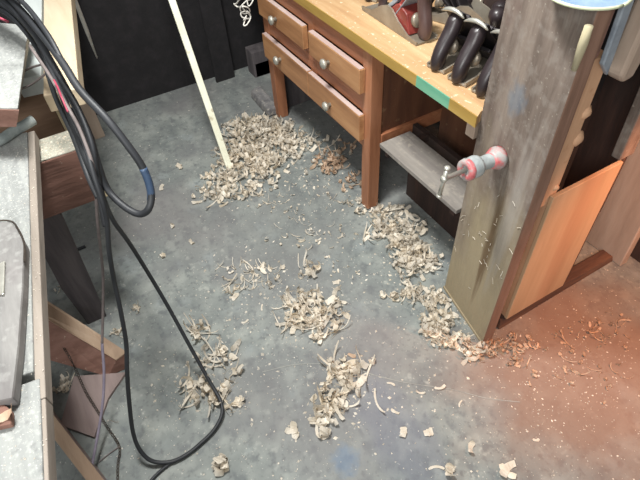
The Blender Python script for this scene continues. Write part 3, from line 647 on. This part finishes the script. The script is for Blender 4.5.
heap('shavings_heap', [(196, 388, 14, 10, 26, .015), (216, 398, 18, 10, 26, .012), (240, 404, 14, 6, 12, .008), (190, 402, 9, 5, 8, .006), (225, 388, 9, 8, 8, .008)], 'curls of wood shavings around the lowest bend of the cable', 8, s=1.3, kinds=(5, 3, 3), dens=.5)
heap('shavings_heap', [(245, 268, 24, 8, 16, .004), (238, 286, 18, 9, 14, .006), (262, 282, 18, 7, 12, .004), (228, 294, 10, 5, 4, .003), (268, 270, 14, 7, 8, .002), (300, 240, 36, 14, 12, .002)], 'sparse thin curls of shavings above the middle heap', 9, s=.85, kinds=(3, 3, 5))
heap('shavings_heap', [(286, 212, 28, 16, 20, .002), (320, 230, 30, 16, 20, .002), (270, 202, 26, 10, 16, .003), (345, 262, 30, 22, 14, .001), (312, 186, 26, 14, 20, .002), (340, 200, 22, 12, 16, .002)], 'scattered thin slivers between the stick heap and the middle heap', 10, s=.55, kinds=(3, 5, 4))
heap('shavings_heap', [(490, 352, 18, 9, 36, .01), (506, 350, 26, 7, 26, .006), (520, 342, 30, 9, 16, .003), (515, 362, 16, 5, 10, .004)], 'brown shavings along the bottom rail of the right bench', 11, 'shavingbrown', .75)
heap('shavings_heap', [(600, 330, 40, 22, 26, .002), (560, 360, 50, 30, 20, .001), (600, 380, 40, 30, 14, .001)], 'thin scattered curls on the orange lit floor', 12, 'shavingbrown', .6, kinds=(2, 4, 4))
heap('shavings_heap', [(66, 386, 8, 6, 16, .012), (62, 392, 7, 4, 8, .006)], 'pale shavings caught between the two floor timbers', 13, s=.8)
heap('shavings_heap', [(118, 335, 10, 6, 6, .004), (137, 310, 7, 4, 5, .004), (64, 290, 12, 6, 5, .002)], 'few shavings beside the foot of the grey leg', 14, s=.7)
# single shavings, each its own thing
SG = 'single shavings on the bare floor'
rng = random.Random(21)
def single(px, py, L, W, curl, up, lab, m_='shaving', seed=None, extra=0):
    r2 = random.Random(seed or int(px*7+py)); mb = MB(); ribbon(mb, Vector((0, 0, 0)), r2, L, W, curl, 0, 0, up)
    for i in range(extra):
        ribbon(mb, Vector((r2.uniform(-.012, .012), r2.uniform(-.012, .012), 0)), r2, L*.8, W*.8, curl*1.2, 0, 0, up)
    o = mb.build('wood_shaving', m_, None, smooth=False); p = at(px, py, 0); o.location = (p.x, p.y, 0)
    tag(o, lab, 'shaving', SG)
single(222, 467, .11, .030, 5.5, .8, 'large cupped cluster of pale curls at the bottom edge below the cable loop', extra=6)
single(295, 431, .06, .024, 1.6, .4, 'lone folded shaving left of the front heap', extra=1)
single(403, 433, .035, .022, 1.4, .4, 'small bent shaving right of the front heap')
single(428, 433, .028, .024, .5, .1, 'flat pale flake right of the small bent shaving')
single(450, 473, .06, .026, 3.4, .5, 'curled shaving at the bottom edge, left of the striped one', extra=1)
single(436, 468, .05, .008, .5, .2, 'narrow upright sliver at the bottom edge')
single(507, 470, .07, .022, 1.0, .3, 'long flat shaving at the bottom edge under the tan post', extra=1)
single(471, 449, .05, .016, 2.8, .6, 'curled shaving on the grey brown floor above the bottom edge')
single(536, 440, .022, .008, .5, .2, 'tiny pale sliver on the brownish floor at the lower right')
single(420, 393, .04, .006, 2.4, .4, 'thin forked curl near the pale scratch')
single(440, 388, .04, .010, .8, .2, 'pale flake lying on the pale scratch')
single(391, 384, .03, .007, .4, .2, 'short straight sliver just right of the front heap top')
single(378, 403, .10, .007, 1.4, .2, 'long twisted strip trailing right from the front heap')
single(395, 412, .03, .010, .8, .3, 'small flake at the tip of the long twisted strip')
single(460, 404, .03, .005, .4, .1, 'thin pale splinter below the pale scratch')
single(180, 168, .045, .02, 1.6, .4, 'pale shaving alone left of the leaning stick', extra=1)
single(213, 168, .04, .016, 3.5, .6, 'dark shaded curl just left of the stick foot', extra=1)
single(197, 203, .05, .020, .6, .3, 'broad flat shaving at the lower left tip of the stick heap')
single(173, 227, .03, .018, 3.0, .6, 'small curled shaving left of the stick heap')
single(192, 243, .035, .016, 3.0, .5, 'curled shaving below the stick heap')
single(164, 257, .035, .016, 2.6, .5, 'curled shaving right of the hanging cable at mid floor', extra=1)
single(137, 308, .035, .014, 3.2, .4, 'curled shaving between the two hanging cables')
single(120, 331, .04, .018, 4.0, .5, 'rolled shaving beside the foot of the grey leg', extra=1)
single(162, 188, .05, .02, .3, .1, 'flat grey flake on the floor inside the narrow cable loop')
single(336, 283, .03, .018, 1.0, .2, 'broad flake right of the small curl cluster')
single(283, 268, .026, .022, .4, .1, 'square pale flake above the middle heap')
single(245, 322, .03, .008, .8, .2, 'thin flake right of the upper cable curls')
single(235, 297, .035, .02, .6, .2, 'rounded pale flake left of the middle heap')
single(262, 308, .03, .006, .5, .2, 'thin sliver left of the middle heap')
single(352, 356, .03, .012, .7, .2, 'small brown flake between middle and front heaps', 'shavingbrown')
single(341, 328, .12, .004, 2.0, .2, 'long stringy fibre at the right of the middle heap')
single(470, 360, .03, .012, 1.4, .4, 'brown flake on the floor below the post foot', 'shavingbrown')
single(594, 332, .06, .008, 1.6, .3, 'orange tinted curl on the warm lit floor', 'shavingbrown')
single(622, 322, .06, .007, 2.4, .3, 'orange tinted curl near the right edge', 'shavingbrown')
single(115, 422, .035, .005, .3, .1, 'pale sliver across the chain')
single(6, 414, .05, .014, 2.5, .4, 'orange shaving on the bench scrap at the left edge', 'shavingbrown')
for o in [o for o in C.objects if o.get('label', '').startswith('orange shaving on the bench scrap')]:
    p = at(7, 416, .818); o.location = (p.x, p.y, .8155)
# fine crumbs
def crumbs(nm, n, fn, lab, seed, smin=.0015, smax=.005, m_='shaving', parent=None):
    rng = random.Random(seed); mb = MB()
    for _ in range(n):
        p = fn(rng); s = smin+(smax-smin)*rng.random()**3; a = rng.random()*PI
        u = Vector((math.cos(a), math.sin(a), 0))*s; v = Vector((-math.sin(a), math.cos(a), 0))*s*rng.uniform(.3, .9); h_ = Vector((0, 0, s*.35))
        mb.add([p-u, p+v*.8, p+u*.9, p-v, p+h_+u*.1], [(0, 1, 4), (1, 2, 4), (2, 3, 4), (3, 0, 4)])
    return tag(mb.build(nm, m_, None), lab, 'sawdust', None, 'stuff')
def on_floor(rng):
    while True:
        x, y = rng.uniform(100, 640), rng.uniform(90, 480); p = at(x, y, .0004)
        if p.x > -2.75 and p.y < 1.6: return p
crumbs('sawdust_crumbs', 1300, on_floor, 'fine pale wood crumbs sprinkled over the whole concrete floor', 31)
def near_heaps(rng):
    c = rng.choice(((262, 150, 50), (410, 260, 40), (310, 315, 50), (340, 395, 50), (215, 380, 45), (440, 330, 30), (310, 190, 50), (250, 280, 40)))
    return at(c[0]+rng.gauss(0, c[2]*.7), c[1]+rng.gauss(0, c[2]*.5), .0005)
crumbs('sawdust_crumbs', 1500, near_heaps, 'small broken shaving bits lying close around the heaps', 32, .002, .009)
def on_orange(rng): return at(rng.gauss(560, 50), rng.gauss(380, 45), .0004)
crumbs('sawdust_crumbs', 500, on_orange, 'pale crumbs on the brown and orange lit floor at the right', 33, .0015, .005)
def on_bench(rng):
    s = rng.uniform(-.2, T); o_ = rng.uniform(.0, .16); p = e0+ed*s+en*o_; return Vector((p.x, p.y, .8004))
crumbs('sawdust_crumbs', 1300, on_bench, 'white sawdust grains strewn over the left bench top', 34, .0007, .0022)
def on_beam(rng): return Vector((rng.uniform(-1.495, -1.39), rng.uniform(-.13, -.04), .7454))
crumbs('sawdust_crumbs', 220, on_beam, 'sawdust piled on the beam stub right of the bench', 35, .002, .006)
def on_counter(rng): return Vector((rng.uniform(-2.0, -.85), .935+abs(rng.gauss(0, .07)), .7934))
crumbs('sawdust_crumbs', 260, on_counter, 'pale crumbs along the front of the yellow edged worktop', 36, .001, .0035)
def on_post(rng):
    t = rng.random(); p = pl.lerp(pm, t); n_ = Vector((-.048, -.263, 0)).normalized()*.0015
    return Vector((p.x+n_.x, p.y+n_.y, rng.gauss(.42, .12)))
def post_splinters():
    rng = random.Random(37); mb = MB()
    for _ in range(36):
        p = on_post(rng); tdir = Vector((rng.uniform(-1, 1)*.9, 0, rng.uniform(-1, 1))).normalized()*rng.uniform(.003, .012)
        mb.tube([p-tdir, p, p+tdir+Vector((0, -.002, 0))], .0009, 4)
    tag(mb.build('splinter_dust', 'shaving', post), kind='stuff')
post_splinters()

# ------------------------------------------------------------------ light
W = bpy.data.worlds.new('world'); bpy.context.scene.world = W; W.use_nodes = True
W.node_tree.nodes['Background'].inputs[0].default_value = (.97, .99, .97, 1); W.node_tree.nodes['Background'].inputs[1].default_value = .34
def area(nm, loc, tgt, size, e, col):
    l = bpy.data.lights.new(nm, 'AREA'); l.size = size; l.energy = e; l.color = col
    o = bpy.data.objects.new(nm, l); C.objects.link(o); o.location = loc
    o.rotation_euler = (Vector(tgt)-Vector(loc)).to_track_quat('-Z', 'Y').to_euler()
area('ceiling_lamp', (-1.15, .25, 2.55), (-1.2, .4, 0), .40, 48, (1.0, 1.0, .97))
area('camera_fill', (.7, -1.1, 2.1), (-1.1, .6, .3), .9, 27, (1.0, 1.0, .98))  # flash-like fill added on the camera side to brighten the front faces
l = bpy.data.lights.new('warm_lamp', 'SPOT'); l.energy = 44; l.color = (1, .40, .19); l.shadow_soft_size = .06; l.spot_size = math.radians(92); l.spot_blend = 1.0
o = bpy.data.objects.new('warm_lamp', l); C.objects.link(o); o.location = (-.12, 1.36, 1.10)
o.rotation_euler = (at(596, 300)-o.location).to_track_quat('-Z', 'Y').to_euler()

vs = bpy.context.scene.view_settings
vs.view_transform = 'Standard'; vs.look = 'None'; vs.exposure = 0.66; vs.gamma = 1; vs.use_curve_mapping = False
